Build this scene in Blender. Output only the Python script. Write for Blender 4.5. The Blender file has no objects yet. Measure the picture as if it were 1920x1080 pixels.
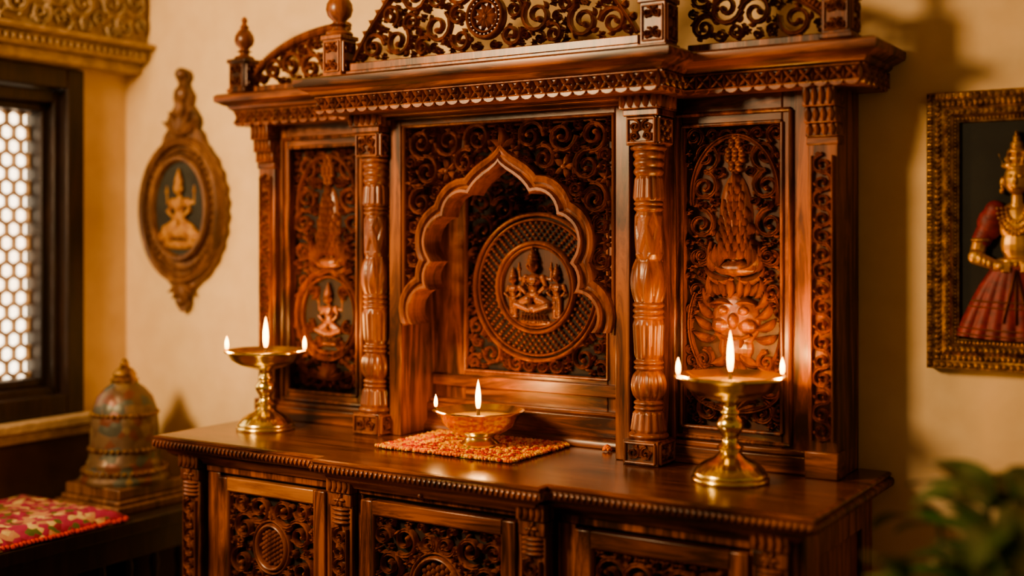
import bpy, bmesh, math, random
from math import sin, cos, pi, sqrt, atan2, hypot
from mathutils import Vector, Matrix

XC=-0.02
# ------------------------------------------------------------------ materials
def newmat(name):
    m=bpy.data.materials.new(name); m.use_nodes=True
    nt=m.node_tree; b=nt.nodes['Principled BSDF']
    return m,nt,b
def N(nt,t,**kw):
    n=nt.nodes.new(t)
    for k,v in kw.items(): setattr(n,k,v)
    return n
def ramp(nt,stops):
    r=N(nt,'ShaderNodeValToRGB'); cr=r.color_ramp
    while len(cr.elements)>1: cr.elements.remove(cr.elements[0])
    cr.elements[0].position=stops[0][0]; cr.elements[0].color=(*stops[0][1],1)
    for p,c in stops[1:]:
        e=cr.elements.new(p); e.color=(*c,1)
    return r
def wood(name,dark,mid,light,axis='x',rough=0.36,bump=0.15,coat=0.25):
    m,nt,b=newmat(name)
    tc=N(nt,'ShaderNodeTexCoord'); mp=N(nt,'ShaderNodeMapping')
    sc={'x':(2.0,22,22),'z':(22,22,2.0),'y':(22,2.0,22)}[axis]
    mp.inputs['Scale'].default_value=sc
    nt.links.new(tc.outputs['Object'],mp.inputs['Vector'])
    n1=N(nt,'ShaderNodeTexNoise'); n1.inputs['Scale'].default_value=1.6; n1.inputs['Detail'].default_value=8; n1.inputs['Roughness'].default_value=.66; n1.inputs['Distortion'].default_value=1.1
    nt.links.new(mp.outputs[0],n1.inputs['Vector'])
    n2=N(nt,'ShaderNodeTexNoise'); n2.inputs['Scale'].default_value=5.0; n2.inputs['Detail'].default_value=3
    nt.links.new(tc.outputs['Object'],n2.inputs['Vector'])
    mx=N(nt,'ShaderNodeMath',operation='MULTIPLY_ADD'); mx.inputs[1].default_value=.3
    nt.links.new(n2.outputs['Fac'],mx.inputs[0])
    s=N(nt,'ShaderNodeMath',operation='MULTIPLY'); s.inputs[1].default_value=.75
    nt.links.new(n1.outputs['Fac'],s.inputs[0]); nt.links.new(s.outputs[0],mx.inputs[2])
    r=ramp(nt,[(.43,dark),(.52,mid),(.62,light)])
    nt.links.new(mx.outputs[0],r.inputs['Fac']); nt.links.new(r.outputs['Color'],b.inputs['Base Color'])
    b.inputs['Roughness'].default_value=rough
    b.inputs['Coat Weight'].default_value=coat; b.inputs['Coat Roughness'].default_value=.22
    bp=N(nt,'ShaderNodeBump'); bp.inputs['Strength'].default_value=bump; bp.inputs['Distance'].default_value=.002
    nt.links.new(n1.outputs['Fac'],bp.inputs['Height']); nt.links.new(bp.outputs[0],b.inputs['Normal'])
    return m
D=(.028,.0080,.0035); M=(.130,.038,.0135); L=(.32,.103,.034)
W_H=wood('rosewood_horizontal',D,M,L,'x',coat=.15)
W_V=wood('rosewood_vertical',D,M,L,'z',coat=.15)
W_C=wood('rosewood_carved',(.100,.030,.012),(.195,.059,.021),(.30,.098,.035),'z',rough=.38,coat=.22)
W_T=wood('rosewood_counter_top',(.055,.017,.007),(.13,.042,.017),(.22,.078,.031),'x',rough=.24,bump=.05,coat=.5)
W_L=wood('teak_rail',(.16,.058,.020),(.30,.115,.040),(.42,.175,.065),'x')
W_D=wood('shade_dark_backing_wood',(.006,.0025,.0015),(.011,.004,.0022),(.02,.007,.0035),'z',rough=.75,coat=0)  # near-black colour stands in for shade in the gaps behind the carving
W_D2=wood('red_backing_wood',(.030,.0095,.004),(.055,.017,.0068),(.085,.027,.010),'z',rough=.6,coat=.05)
W_DK=wood('dark_window_wood',(.010,.005,.003),(.022,.011,.007),(.04,.019,.011),'z',rough=.5,coat=.1)
W_P=wood('plaque_carved_wood',(.075,.032,.013),(.16,.07,.030),(.26,.125,.055),'z',rough=.5)

def simple(name,col,rough=.5,metal=0,noise=0,nscale=20,bump=0,coat=0,col2=None,sub=0):
    m,nt,b=newmat(name)
    b.inputs['Roughness'].default_value=rough; b.inputs['Metallic'].default_value=metal
    b.inputs['Coat Weight'].default_value=coat
    tc=N(nt,'ShaderNodeTexCoord'); n=N(nt,'ShaderNodeTexNoise'); n.inputs['Scale'].default_value=nscale; n.inputs['Detail'].default_value=6
    nt.links.new(tc.outputs['Object'],n.inputs['Vector'])
    c2=col2 or tuple(c*.7 for c in col)
    r=ramp(nt,[(.35,c2),(.65,col)]); nt.links.new(n.outputs['Fac'],r.inputs['Fac'])
    nt.links.new(r.outputs['Color'],b.inputs['Base Color'])
    if bump:
        bp=N(nt,'ShaderNodeBump'); bp.inputs['Strength'].default_value=bump; bp.inputs['Distance'].default_value=.004
        nt.links.new(n.outputs['Fac'],bp.inputs['Height']); nt.links.new(bp.outputs[0],b.inputs['Normal'])
    return m
BRASS=simple('polished_brass',(.92,.74,.30),.22,1,nscale=9,col2=(.80,.60,.20),bump=.05)
GOLD=simple('antique_gold',(.58,.35,.11),.45,1,nscale=60,col2=(.17,.08,.025),bump=.3)
GOLDP=simple('gold_paint',(.66,.40,.12),.40,.8,nscale=40,col2=(.44,.22,.055))
PLAST=simple('cream_plaster',(.78,.59,.35),.9,0,nscale=14,col2=(.72,.53,.305),bump=.35)
PLAST2=simple('stone_frieze',(.54,.41,.26),.9,0,nscale=30,col2=(.37,.27,.16),bump=.5)
JALI=simple('jali_stone',(.42,.29,.17),.8,0,nscale=30,col2=(.30,.19,.10))
FLOOR=simple('terracotta_floor',(.20,.09,.05),.5,0,nscale=6)
CEIL=simple('ceiling_plaster',(.6,.48,.33),.9,0,nscale=6)
OIL=simple('lamp_oil',(.80,.56,.18),.06,.5,nscale=5,col2=(.7,.46,.13),coat=1)
WICK=simple('cotton_wick',(.05,.03,.02),.9)
REDC=simple('red_silk',(.22,.018,.020),.55,nscale=70,col2=(.10,.007,.011))
CANV=simple('dark_canvas',(.010,.012,.009),.75,nscale=18,col2=(.005,.006,.005))
TEALC=simple('teal_painted_canvas',(.035,.036,.026),.7,nscale=22,col2=(.020,.018,.012))
OCHRE=simple('ochre_paint',(.46,.24,.075),.6,nscale=50,col2=(.26,.10,.03))
LEAFM=simple('glossy_leaf',(.09,.20,.06),.28,nscale=14,col2=(.035,.09,.024),coat=.5)
STEMM=simple('green_stem',(.08,.11,.035),.6)
POTM=simple('terracotta_pot',(.33,.13,.06),.8,nscale=12)
SOIL=simple('potting_soil',(.03,.02,.012),1,nscale=60)
ORANGE=simple('marigold_orange',(.85,.24,.015),.7,nscale=150,col2=(.6,.10,.01))
REDF=simple('red_thread',(.58,.05,.02),.8,nscale=150,col2=(.38,.02,.015))
YEL=simple('marigold_yellow',(.90,.52,.03),.7,nscale=150,col2=(.85,.36,.02))
SHADEDP=simple('shaded_wall_plaster',(.13,.075,.045),.8,nscale=10,bump=.3)  # darker brown paints in the shadow on the wall below the sill

def flame_mat():
    m,nt,b=newmat('oil_flame')
    tc=N(nt,'ShaderNodeTexCoord'); sp=N(nt,'ShaderNodeSeparateXYZ'); nt.links.new(tc.outputs['Generated'],sp.inputs[0])
    r=ramp(nt,[(0,(1,.22,.02)),(.22,(1,.50,.12)),(.6,(1,.72,.28)),(1,(1,.36,.05))]); nt.links.new(sp.outputs[2],r.inputs['Fac'])
    nt.links.new(r.outputs['Color'],b.inputs['Emission Color']); b.inputs['Emission Strength'].default_value=14
    b.inputs['Base Color'].default_value=(1,.6,.2,1)
    return m
FLAME=flame_mat()
def pane_mat():
    m,nt,b=newmat('daylit_window_pane')
    tc=N(nt,'ShaderNodeTexCoord'); n=N(nt,'ShaderNodeTexNoise'); n.inputs['Scale'].default_value=5
    nt.links.new(tc.outputs['Object'],n.inputs['Vector'])
    r=ramp(nt,[(.3,(1,.70,.42)),(.7,(1,.85,.62))]); nt.links.new(n.outputs['Fac'],r.inputs['Fac'])
    nt.links.new(r.outputs['Color'],b.inputs['Emission Color']); b.inputs['Emission Strength'].default_value=4.2
    return m
PANE=pane_mat()
def vor_mat(name,stops,scale,rough=.8,bump=.4,metal=0):
    m,nt,b=newmat(name); b.inputs['Roughness'].default_value=rough; b.inputs['Metallic'].default_value=metal
    tc=N(nt,'ShaderNodeTexCoord'); v=N(nt,'ShaderNodeTexVoronoi'); v.inputs['Scale'].default_value=scale
    nt.links.new(tc.outputs['Object'],v.inputs['Vector'])
    sp=N(nt,'ShaderNodeSeparateColor'); nt.links.new(v.outputs['Color'],sp.inputs[0])
    r=ramp(nt,stops); r.color_ramp.interpolation='CONSTANT'
    nt.links.new(sp.outputs[0],r.inputs['Fac']); nt.links.new(r.outputs['Color'],b.inputs['Base Color'])
    bp=N(nt,'ShaderNodeBump'); bp.inputs['Strength'].default_value=bump; bp.inputs['Distance'].default_value=.003; bp.invert=True
    nt.links.new(v.outputs['Distance'],bp.inputs['Height']); nt.links.new(bp.outputs[0],b.inputs['Normal'])
    return m
MATM=vor_mat('embroidered_marigold_cloth',[(0,(.80,.34,.02)),(.28,(.88,.52,.05)),(.60,(.60,.07,.015)),(.72,(.82,.24,.015)),(.88,(.28,.30,.03)),(.94,(.85,.60,.18))],105)
MATR=vor_mat('embroidered_red_border',[(0,(.55,.03,.012)),(.6,(.42,.02,.012)),(.75,(.80,.22,.015)),(.9,(.85,.45,.03))],130)
THROW=vor_mat('floral_throw_cloth',[(0,(.36,.035,.11)),(.35,(.50,.26,.15)),(.55,(.24,.022,.06)),(.72,(.10,.13,.03)),(.85,(.62,.48,.22))],60)
BELLM=vor_mat('painted_bell_enamel',[(0,(.13,.08,.048)),(.4,(.17,.11,.065)),(.6,(.08,.085,.062)),(.78,(.15,.055,.032)),(.9,(.21,.14,.075))],38,rough=.4,bump=.6,metal=.2)

# ------------------------------------------------------------------ mesh builder
def front(y0): return lambda u,v,d:(u,y0-d,v)
def rightf(x0): return lambda u,v,d:(x0+d,u,v)
PG=[(-1,0),(-1,.6),(-.62,1),(0,.66),(.62,1),(1,.6),(1,0)]
PR=[(-1,0),(-.92,.55),(-.5,.92),(0,1),(.5,.92),(.92,.55),(1,0)]
PL=[(-1,0),(-1,.35),(-.5,.75),(0,1),(.5,.75),(1,.35),(1,0)]
class MB:
    def __init__(s): s.v=[]; s.f=[]
    def add(s,vs,fs):
        o=len(s.v); s.v.extend(vs); s.f.extend([tuple(i+o for i in f) for f in fs])
    def box(s,x0,x1,y0,y1,z0,z1):
        s.add([(x0,y0,z0),(x1,y0,z0),(x1,y1,z0),(x0,y1,z0),(x0,y0,z1),(x1,y0,z1),(x1,y1,z1),(x0,y1,z1)],
              [(3,2,1,0),(4,5,6,7),(0,1,5,4),(1,2,6,5),(2,3,7,6),(3,0,4,7)])
    def ribbon(s,pts,ws,h,F,prof=PG,closed=False,hs=None):
        n=len(pts); k=len(prof); vs=[]
        for i,(u,v) in enumerate(pts):
            if closed: a=pts[(i-1)%n]; b=pts[(i+1)%n]
            else: a=pts[max(i-1,0)]; b=pts[min(i+1,n-1)]
            tx,tz=b[0]-a[0],b[1]-a[1]; l=hypot(tx,tz) or 1; nx,nz=-tz/l,tx/l
            w=ws[i] if isinstance(ws,(list,tuple)) else ws
            hh=h*(hs[i] if hs else 1)
            for (a_,d_) in prof: vs.append(F(u+nx*w*a_,v+nz*w*a_,d_*hh))
        fs=[]
        for i in range(n if closed else n-1):
            j=(i+1)%n
            for q in range(k-1): fs.append((i*k+q,i*k+q+1,j*k+q+1,j*k+q))
        if not closed:
            fs.append(tuple(range(k))); fs.append(tuple((n-1)*k+q for q in range(k)))
        s.add(vs,fs)
    def leaf(s,u,v,ang,ln,w,h,F,bend=0,n=8):
        pts=[];ws=[]; a=ang; x,z=u,v
        for i in range(n+1):
            t=i/n; pts.append((x,z)); ws.append(max(w*sin(pi*min(1,t*.93+.07))**.8,w*.05))
            a=ang+bend*t; x+=cos(a)*ln/n; z+=sin(a)*ln/n
        s.ribbon(pts,ws,h,F,PL)
    def ell(s,u,v,d,ru,rv,rd,F,nu=10,nv=7):
        vs=[];fs=[]
        for j in range(nv+1):
            p=pi*j/nv
            for i in range(nu):
                t=2*pi*i/nu
                vs.append(F(u+ru*sin(p)*cos(t),v+rv*cos(p),d+rd*sin(p)*sin(t)))
        for j in range(nv):
            for i in range(nu): fs.append((j*nu+i,j*nu+(i+1)%nu,(j+1)*nu+(i+1)%nu,(j+1)*nu+i))
        s.add(vs,fs)
    def cap(s,u1,v1,u2,v2,r1,r2,d,F,n=6,fl=.7):
        for i in range(n+1):
            t=i/n; r=r1+(r2-r1)*t; s.ell(u1+(u2-u1)*t,v1+(v2-v1)*t,d,r,r,r*fl,F)
    def lathe(s,cx,cy,z0,prof,n=40,mod=None):
        vs=[];fs=[];m=len(prof)
        for (r,z) in prof:
            for i in range(n):
                t=2*pi*i/n; rr=mod(t,z,r) if mod else r
                vs.append((cx+rr*cos(t),cy+rr*sin(t),z0+z))
        for j in range(m-1):
            for i in range(n): fs.append((j*n+i,j*n+(i+1)%n,(j+1)*n+(i+1)%n,(j+1)*n+i))
        s.add(vs,fs)
    def sweep(s,path,prof,closed=False):
        n=len(path); P=[Vector(p) for p in path]; k=len(prof); vs=[]
        for i in range(n):
            def nrm(a,b):
                d=(b-a).normalized(); return Vector((d.y,-d.x))
            na=nrm(P[i-1],P[i]) if i>0 else None; nb=nrm(P[i],P[i+1]) if i<n-1 else None
            if na is None: m=nb
            elif nb is None: m=na
            else:
                m=(na+nb); m=m/(m.dot(na)) if abs(m.dot(na))>1e-6 else na
            for (o,z) in prof: vs.append((P[i].x+m.x*o,P[i].y+m.y*o,z))
        fs=[]
        for i in range(n-1):
            j=(i+1)%n
            for q in range(k-1): fs.append((i*k+q,i*k+q+1,j*k+q+1,j*k+q))
        s.add(vs,fs)
    def prism(s,pts,F,d0,d1):
        n=len(pts)
        s.add([F(u,v,d0) for u,v in pts]+[F(u,v,d1) for u,v in pts],
              [tuple(range(n)),tuple(range(n,2*n))]+[(i,(i+1)%n,n+(i+1)%n,n+i) for i in range(n)])
    def build(s,name,mat,parent=None,bevel=0,ang=40,remesh=0):
        me=bpy.data.meshes.new(name); me.from_pydata(s.v,[],s.f); me.validate()
        bm=bmesh.new(); bm.from_mesh(me); bmesh.ops.recalc_face_normals(bm,faces=bm.faces); bm.to_mesh(me); bm.free()
        for p in me.polygons: p.use_smooth=True
        me.set_sharp_from_angle(angle=math.radians(ang))
        me.materials.append(mat)
        o=bpy.data.objects.new(name,me); bpy.context.scene.collection.objects.link(o)
        if parent: o.parent=parent
        if remesh:
            m=o.modifiers.new('r','REMESH'); m.mode='VOXEL'; m.voxel_size=remesh; m.use_smooth_shade=True
            m2=o.modifiers.new('s','SMOOTH'); m2.iterations=2
        if bevel:
            m=o.modifiers.new('b','BEVEL'); m.width=bevel; m.segments=2; m.limit_method='ANGLE'; m.angle_limit=math.radians(40)
        return o
def empty(name,loc=(0,0,0)):
    e=bpy.data.objects.new(name,None); e.empty_display_size=.1; bpy.context.scene.collection.objects.link(e); return e

# ------------------------------------------------------------------ carving helpers
def rect_in(u0,u1,v0,v1): return lambda u,v:min(u-u0,u1-u,v-v0,v1-v)
def pack(b,ins,radii,n,rng,pre=()):
    cs=[]; ex=list(pre)
    for r in radii:
        for _ in range(n):
            u=rng.uniform(b[0],b[1]); v=rng.uniform(b[2],b[3])
            if ins(u,v)<r*.96: continue
            ok=True
            for (a,c,q) in cs:
                if (a-u)**2+(c-v)**2<((q+r)*.95)**2: ok=False;break
            if ok:
                for (a,c,q) in ex:
                    if (a-u)**2+(c-v)**2<((q+r)*.97)**2: ok=False;break
            if ok: cs.append((u,v,r))
    return cs
def scroll(mb,F,u,v,r,a0,dr,w,h,turn=1.45):
    n=20; pts=[];ws=[]
    for i in range(n+1):
        t=i/n; a=a0+dr*t*turn*2*pi; rr=r*1.04*(1-.80*t**.9)
        pts.append((u+rr*cos(a),v+rr*sin(a))); ws.append(w*(1.05-.45*t))
    mb.ribbon(pts,ws,h,F)
    mb.ell(pts[-1][0],pts[-1][1],0,r*.2,r*.2,h*1.1,F,8,6)
    for t,sg in ((.03,1),(.2,1),(.36,1),(.5,1)):
        a=a0+dr*t*turn*2*pi; rr=r*(1-.80*t**.9)
        mb.leaf(u+rr*cos(a),v+rr*sin(a),a+dr*.75,r*.52,w*1.15,h*.85,F,bend=dr*1.0,n=6)
    t=.30; a=a0+dr*t*turn*2*pi; rr=r*(1-.80*t**.9)
    mb.leaf(u+rr*cos(a),v+rr*sin(a),a+pi-dr*.6,r*.42,w*1.0,h*.8,F,bend=-dr*.9,n=6)
def rosette(mb,F,u,v,r,h,n=6,a0=0):
    for i in range(n):
        a=a0+2*pi*i/n; mb.leaf(u+r*.12*cos(a),v+r*.12*sin(a),a,r*.95,r*.30,h*.9,F,n=6)
    mb.ell(u,v,h*.5,r*.24,r*.24,h*.7,F,10,6)
def fill(mb,F,cs,rng,w,h,mirror=None,small=0,flowers=0):
    for (u,v,r) in cs:
        best=None;bd=9
        for (a,c,q) in cs:
            if (a,c,q)==(u,v,r): continue
            d=hypot(a-u,c-v)-q
            if d<bd and q>=r: bd=d;best=(a,c)
        a0=atan2(best[1]-v,best[0]-u) if best else rng.uniform(0,6.28)
        dr=rng.choice((-1,1)); ww=min(w,r*.2)
        fl=flowers and .012<r<.024 and rng.random()<flowers
        if r<=small or fl: rosette(mb,F,u,v,r*1.12,h,5,a0)
        else: scroll(mb,F,u,v,r,a0,dr,ww,h)
        if mirror is not None:
            if r<=small or fl: rosette(mb,F,2*mirror-u,v,r*1.12,h,5,pi-a0)
            else: scroll(mb,F,2*mirror-u,v,r,pi-a0,-dr,ww,h)
def ringpts(u,v,ru,rv,n=56,a0=0,a1=2*pi,closed=True):
    m=n if closed else n+1
    return [(u+ru*cos(a0+(a1-a0)*i/n),v+rv*sin(a0+(a1-a0)*i/n)) for i in range(m)]
def strip(mb,F,u0,u1,v0,v1,h):
    w=u1-u0; c=(u0+u1)/2; n=max(1,round((v1-v0)/(w*.86))); st=(v1-v0)/n
    for i in range(n):
        sg=1 if i%2 else -1; v=v0+(i+.5)*st
        scroll(mb,F,c,v,w*.5,pi/2,sg,w*.085,h,1.35)
        mb.leaf(c-sg*w*.46,v-st*.5,pi/2,st*.5,w*.09,h,F)
    mb.ribbon([(u0,v0),(u0,v1)],w*.05,h,F,PR); mb.ribbon([(u1,v0),(u1,v1)],w*.05,h,F,PR)
def frame_ribs(mb,F,u0,u1,v0,v1,w,h,bottom=True):
    if bottom: mb.ribbon([(u0,v0),(u1,v0)],w,h,F,PR)
    mb.ribbon([(u0,v1),(u1,v1)],w,h,F,PR)
    mb.ribbon([(u0,v0),(u0,v1)],w,h,F,PR); mb.ribbon([(u1,v0),(u1,v1)],w,h,F,PR)
def dentils(mb,F,u0,u1,z0,z1,unit=.030):
    n=max(1,round((u1-u0)/unit)); st=(u1-u0)/n; zc=(z0+z1)/2; hz=(z1-z0)/2
    for i in range(n):
        c=u0+(i+.5)*st
        for a in (pi/4,3*pi/4,5*pi/4,7*pi/4):
            mb.leaf(c,zc+hz*.1,a,st*.60,st*.17,.010,F,n=5)
        mb.ell(c,zc+hz*.1,.005,st*.12,st*.12,.008,F,8,5)
        mb.leaf(c+st*.5,zc-hz*.85,pi/2,hz*1.7,st*.13,.009,F,n=5)
        mb.prism([(c-st*.46,z0+.004),(c+st*.46,z0+.004),(c+st*.34,z0-.002),(c+st*.12,z0-.005),(c-st*.12,z0-.005),(c-st*.34,z0-.002)],F,-.004,.006)
    mb.ribbon([(u0,z1),(u1,z1)],.0025,.007,F,PR)
    mb.ribbon([(u0,z0+.004),(u1,z0+.004)],.0022,.008,F,PR)
def deity(mb,F,cx,cz,H,seated=True,k=1.0,four=True):
    def E(x,z,rx,rz,rd,d=0): mb.ell(cx+x*H,cz+z*H,d*H*k,rx*H,rz*H,rd*H*k,F,12,8)
    def C(x1,z1,x2,z2,r1,r2,d=0): mb.cap(cx+x1*H,cz+z1*H,cx+x2*H,cz+z2*H,r1*H,r2*H,d*H*k,F,fl=.7*k)
    E(0,.79,.070,.085,.075,.05); E(0,.785,.013,.024,.03,.12)
    for s in (-1,1): E(s*.027,.80,.013,.008,.012,.115); E(s*.072,.78,.014,.03,.02,.05)
    E(0,.75,.018,.006,.012,.115)
    E(0,.868,.080,.022,.065,.04); E(0,.91,.062,.045,.055,.04); E(0,.965,.040,.04,.04,.04); E(0,1.02,.018,.03,.025,.04)
    C(0,.70,0,.73,.03,.03,.03)
    E(0,.60,.12,.085,.07,.02); E(0,.50,.085,.10,.06,.02); E(0,.41,.11,.05,.065,.02)
    for s in (-1,1):
        C(s*.13,.635,s*.185,.50,.040,.032,.02); C(s*.185,.50,s*.10,.43,.030,.022,.06); E(s*.085,.43,.026,.022,.03,.07)
        if four:
            C(s*.14,.63,s*.24,.60,.030,.024,.0); C(s*.24,.60,s*.25,.72,.022,.018,0); E(s*.25,.75,.03,.03,.03,0); E(s*.25,.80,.014,.04,.02,0)
    for t in range(9):
        a=pi+pi*t/8; E(.085*cos(a),.63+.11*sin(a),.014,.014,.018,.085)
    if seated:
        for s in (-1,1):
            C(s*.08,.34,s*.25,.27,.07,.05,.03); C(s*.25,.27,s*.04,.20,.048,.035,.06)
        E(0,.22,.14,.06,.06,.02)
        for t in range(9): mb.leaf(cx+(t-4)*.045*H,cz+.17*H,-pi/2+(t-4)*.12,.15*H,.032*H,.09*H*k,F,n=6)
        E(0,.04,.24,.035,.06,0)
    else:
        C(-.05,.36,-.05,.04,.06,.045,.02); C(.05,.36,.05,.04,.06,.045,.02); E(0,.22,.10,.18,.05,.0); E(0,.03,.13,.03,.06,0)

rng=random.Random(7)
# ================================================================== SIDEBOARD
SB=empty('carved_wooden_sideboard')
CTL,CTR=-.775,.757; YW,YCn=-.462,-.492; CZ=.80
path=[(CTL,-.002),(CTL,YW),(-.275,YW),(-.275,YCn),(.265,YCn),(.265,YW),(CTR,YW),(CTR,-.002)]
mb=MB()
def inset_poly(o):
    return [(CTL+o,-.002),(CTL+o,YW+o),(-.275+o,YW+o),(-.275+o,YCn+o),(.265-o,YCn+o),(.265-o,YW+o),(CTR-o,YW+o),(CTR-o,-.002)]
tp=inset_poly(.006)
mb.add([(x,y,CZ) for x,y in tp],[tuple(range(8))])
mb.add([(x,y,CZ-.034) for x,y in inset_poly(.02)],[tuple(range(8))])
mb.build('counter_top_surface',W_T,SB)
mb=MB()
mb.sweep(path,[(-.006,CZ),(0,CZ-.002),(.0,CZ-.006),(-.003,CZ-.009),(.001,CZ-.011),(.003,CZ-.018),(.0,CZ-.025),(-.005,CZ-.028),(-.007,CZ-.030),(-.02,CZ-.034)])
mb.sweep(path,[(-.02,CZ-.034),(-.022,CZ-.040),(-.030,CZ-.046),(-.04,CZ-.052),(-.045,CZ-.06),(-.06,CZ-.06)])
mb.build('counter_edge_moulding',W_H,SB)
mb=MB()
for i in range(len(path)-1):
    a=Vector(path[i]); b=Vector(path[i+1]); d=b-a; l=d.length; d.normalize(); nn=Vector((d.y,-d.x))
    n=max(1,int(l/.0115))
    for j in range(n):
        c=a+d*((j+.5)*l/n)+nn*.001
        k=.0044
        mb.ell(0,0,0,1,1,1,lambda u,v,w_,c=c,d=d,nn=nn:(c.x+d.x*(u*k+v*.0030)+nn.x*w_*.0065,c.y+d.y*(u*k+v*.0030)+nn.y*w_*.0065,CZ-.018+v*.0085),6,5)
mb.build('counter_edge_gadroon_beads',W_H,SB)
BW,BCn=-.405,-.430
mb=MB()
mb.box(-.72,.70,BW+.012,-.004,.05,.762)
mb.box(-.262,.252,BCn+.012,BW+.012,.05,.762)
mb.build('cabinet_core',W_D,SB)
mb=MB()
mb.box(-.735,.715,-.43,-.004,0,.06); mb.box(-.27,.26,-.454,-.40,0,.06)
mb.box(.70,.712,-.41,-.004,.06,.762); mb.box(-.732,-.72,-.41,-.004,.06,.762)
for (a,b_,c,d_) in ((-.405,-.345,.06,.762),(-.07,-.006,.06,.762),(-.345,-.07,.70,.762),(-.345,-.07,.06,.14)): mb.box(.712,.722,a,b_,c,d_)
def doorframe(x0,x1,yf,z0,z1,w,yb):
    mb.box(x0,x0+w,yf,yb,z0,z1); mb.box(x1-w,x1,yf,yb,z0,z1)
    mb.box(x0+w,x1-w,yf,yb,z0,z0+w)
mb.box(-.66,-.275,BW-.004,BW+.013,.722,.762); mb.box(.262,.64,BW-.004,BW+.013,.722,.762)
mb.box(-.20,.19,BCn-.004,BCn+.013,.727,.762)
doorframe(-.622,-.308,BW-.008,.08,.715,.030,BW+.013)
doorframe(.292,.628,BW-.008,.08,.715,.034,BW+.013)
doorframe(-.190,.180,BCn-.008,.08,.718,.030,BCn+.013)
mb.box(-.66,-.622,BW,BW+.013,.06,.722); mb.box(-.308,-.262,BW,BW+.013,.06,.722)
mb.box(.252,.292,BW,BW+.013,.06,.722); mb.box(.628,.66,BW,BW+.013,.06,.722)
mb.box(-.205,-.19,BCn,BCn+.013,.06,.727); mb.box(.18,.195,BCn,BCn+.013,.06,.727)
mb.build('cabinet_frame_and_doors',W_V,SB,bevel=.003)
mb=MB()
mb.box(-.592,-.338,BW-.0085,BW+.013,.686,.715)
mb.build('left_door_top_rail',W_L,SB,bevel=.002)
mb=MB()
mb.box(.326,.594,BW-.0085,BW+.013,.684,.715); mb.box(-.160,.150,BCn-.0085,BCn+.013,.690,.718)
mb.build('door_top_rails',W_H,SB,bevel=.002)
mb=MB(); mc=MB()
for (x0,x1,yb) in ((-.725,-.668,BW),(.640,.700,BW),(-.262,-.205,BCn),(.196,.252,BCn)):
    mb.box(x0,x1,yb-.016,yb+.013,.06,.762)
    mb.box(x0-.003,x1+.003,yb-.028,yb+.013,.728,.762); mb.box(x0-.001,x1+.001,yb-.022,yb+.013,.700,.728)
    mb.box(x0-.003,x1+.003,yb-.022,yb+.013,.06,.14)
    F=front(yb-.016); strip(mc,F,x0+.010,x1-.010,.15,.655,.009)
    F2=front(yb-.016)
    for k in range(4): mc.ell((x0+x1)/2,.668+k*.009,0,.024,.0052,.012,F2,10,6)
    F3=front(yb-.022); rosette(mc,F3,(x0+x1)/2,.714,.014,.006,6)
    F4=front(yb-.028)
    for k in range(4): mc.leaf(x0+.008+k*(x1-x0-.016)/3,.732,pi/2,.026,.006,.006,F4,n=5)
mb.build('cabinet_posts',W_V,SB,bevel=.003)
def door_lattice(u0,u1,v0,v1,yf,seed,medr,medz):
    r=random.Random(seed); F=front(yf); c=(u0+u1)/2
    ins_=lambda u,v:min(u-c+.0,u1-u,v-v0,v1-v)
    cs=pack((c,u1,v0,v1),ins_,[.032,.026,.021,.016,.013,.010,.008,.0065],900,r,[(c,medz,medr+.012),(c,.25,.05)])
    fill(mc,F,cs,r,.0042,.014,mirror=c,small=.009)
    for zz,rr in ((medz,medr),(.25,.04)):
        mc.ribbon(ringpts(c,zz,rr,rr*1.12),.0052,.017,F,PR,True)
        mc.ribbon(ringpts(c,zz,rr+.010,rr*1.12+.010),.0028,.014,F,PR,True)
        for j in range(-4,5):
            for i in range(-4,5):
                u=i*rr*.2; v=j*rr*.24+(rr*.12 if i%2 else 0)
                if hypot(u,v/1.1)<rr*.82: mc.ell(c+u,zz+v,0,rr*.115,rr*.135,.018*(1-.4*hypot(u,v)/rr),F,7,5)
    for k in range(8): mc.leaf(c,medz+(medr*1.12+.013),pi/2+(k-3.5)*.32,.028,.005,.012,F)
    frame_ribs(mc,F,u0,u1,v0,v1,.004,.017)
door_lattice(-.592,-.338,.11,.686,BW+.010,3,.042,.575)
door_lattice(.326,.594,.114,.684,BW+.010,5,.042,.545)
door_lattice(-.160,.150,.11,.690,BCn+.010,9,.055,.560)
F=front(BCn-.004); rosette(mc,F,-.03,.745,.013,.010,6); mc.ell(-.03,.745,.012,.007,.007,.010,F)
mc.build('cabinet_scroll_carving',W_C,SB,ang=50)

# ================================================================== SHRINE
SH=empty('carved_wooden_shrine')
WY=-.09; WF=-.118; XR=.695
wings=[(-1,XC-.38,-.765,(-.68,-.462),(-.765,-.712)),(1,XC+.38,XR,(.374,.582),(.638,XR))]
mb=MB(); dk=MB(); dk2=MB(); mv=MB(); mc=MB()
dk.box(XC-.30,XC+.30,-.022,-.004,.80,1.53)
mv.box(XC-.305,XC-.272,-.172,-.004,.80,1.53); mv.box(XC+.272,XC+.305,-.172,-.004,.80,1.53)
mv.box(XC-.385,XC-.305,-.13,-.004,.80,1.53); mv.box(XC+.305,XC+.385,-.13,-.004,.80,1.53)
mb.box(XC-.385,XC+.385,-.215,-.004,1.520,1.60)
for s in (-1,1):
    a,b_=sorted((XC+s*.186,XC+s*.272)); mv.box(a,b_,-.040,-.022,.80,1.515)
mb.box(XC-.186,XC+.186,-.040,-.022,.80,.942)
mb.box(XC-.272,XC+.272,-.052,-.022,.905,.932); mb.box(XC-.272,XC+.272,-.072,-.022,.80,.866)
mb.box(XC-.272,XC+.272,-.062,-.022,.866,.876)
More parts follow.
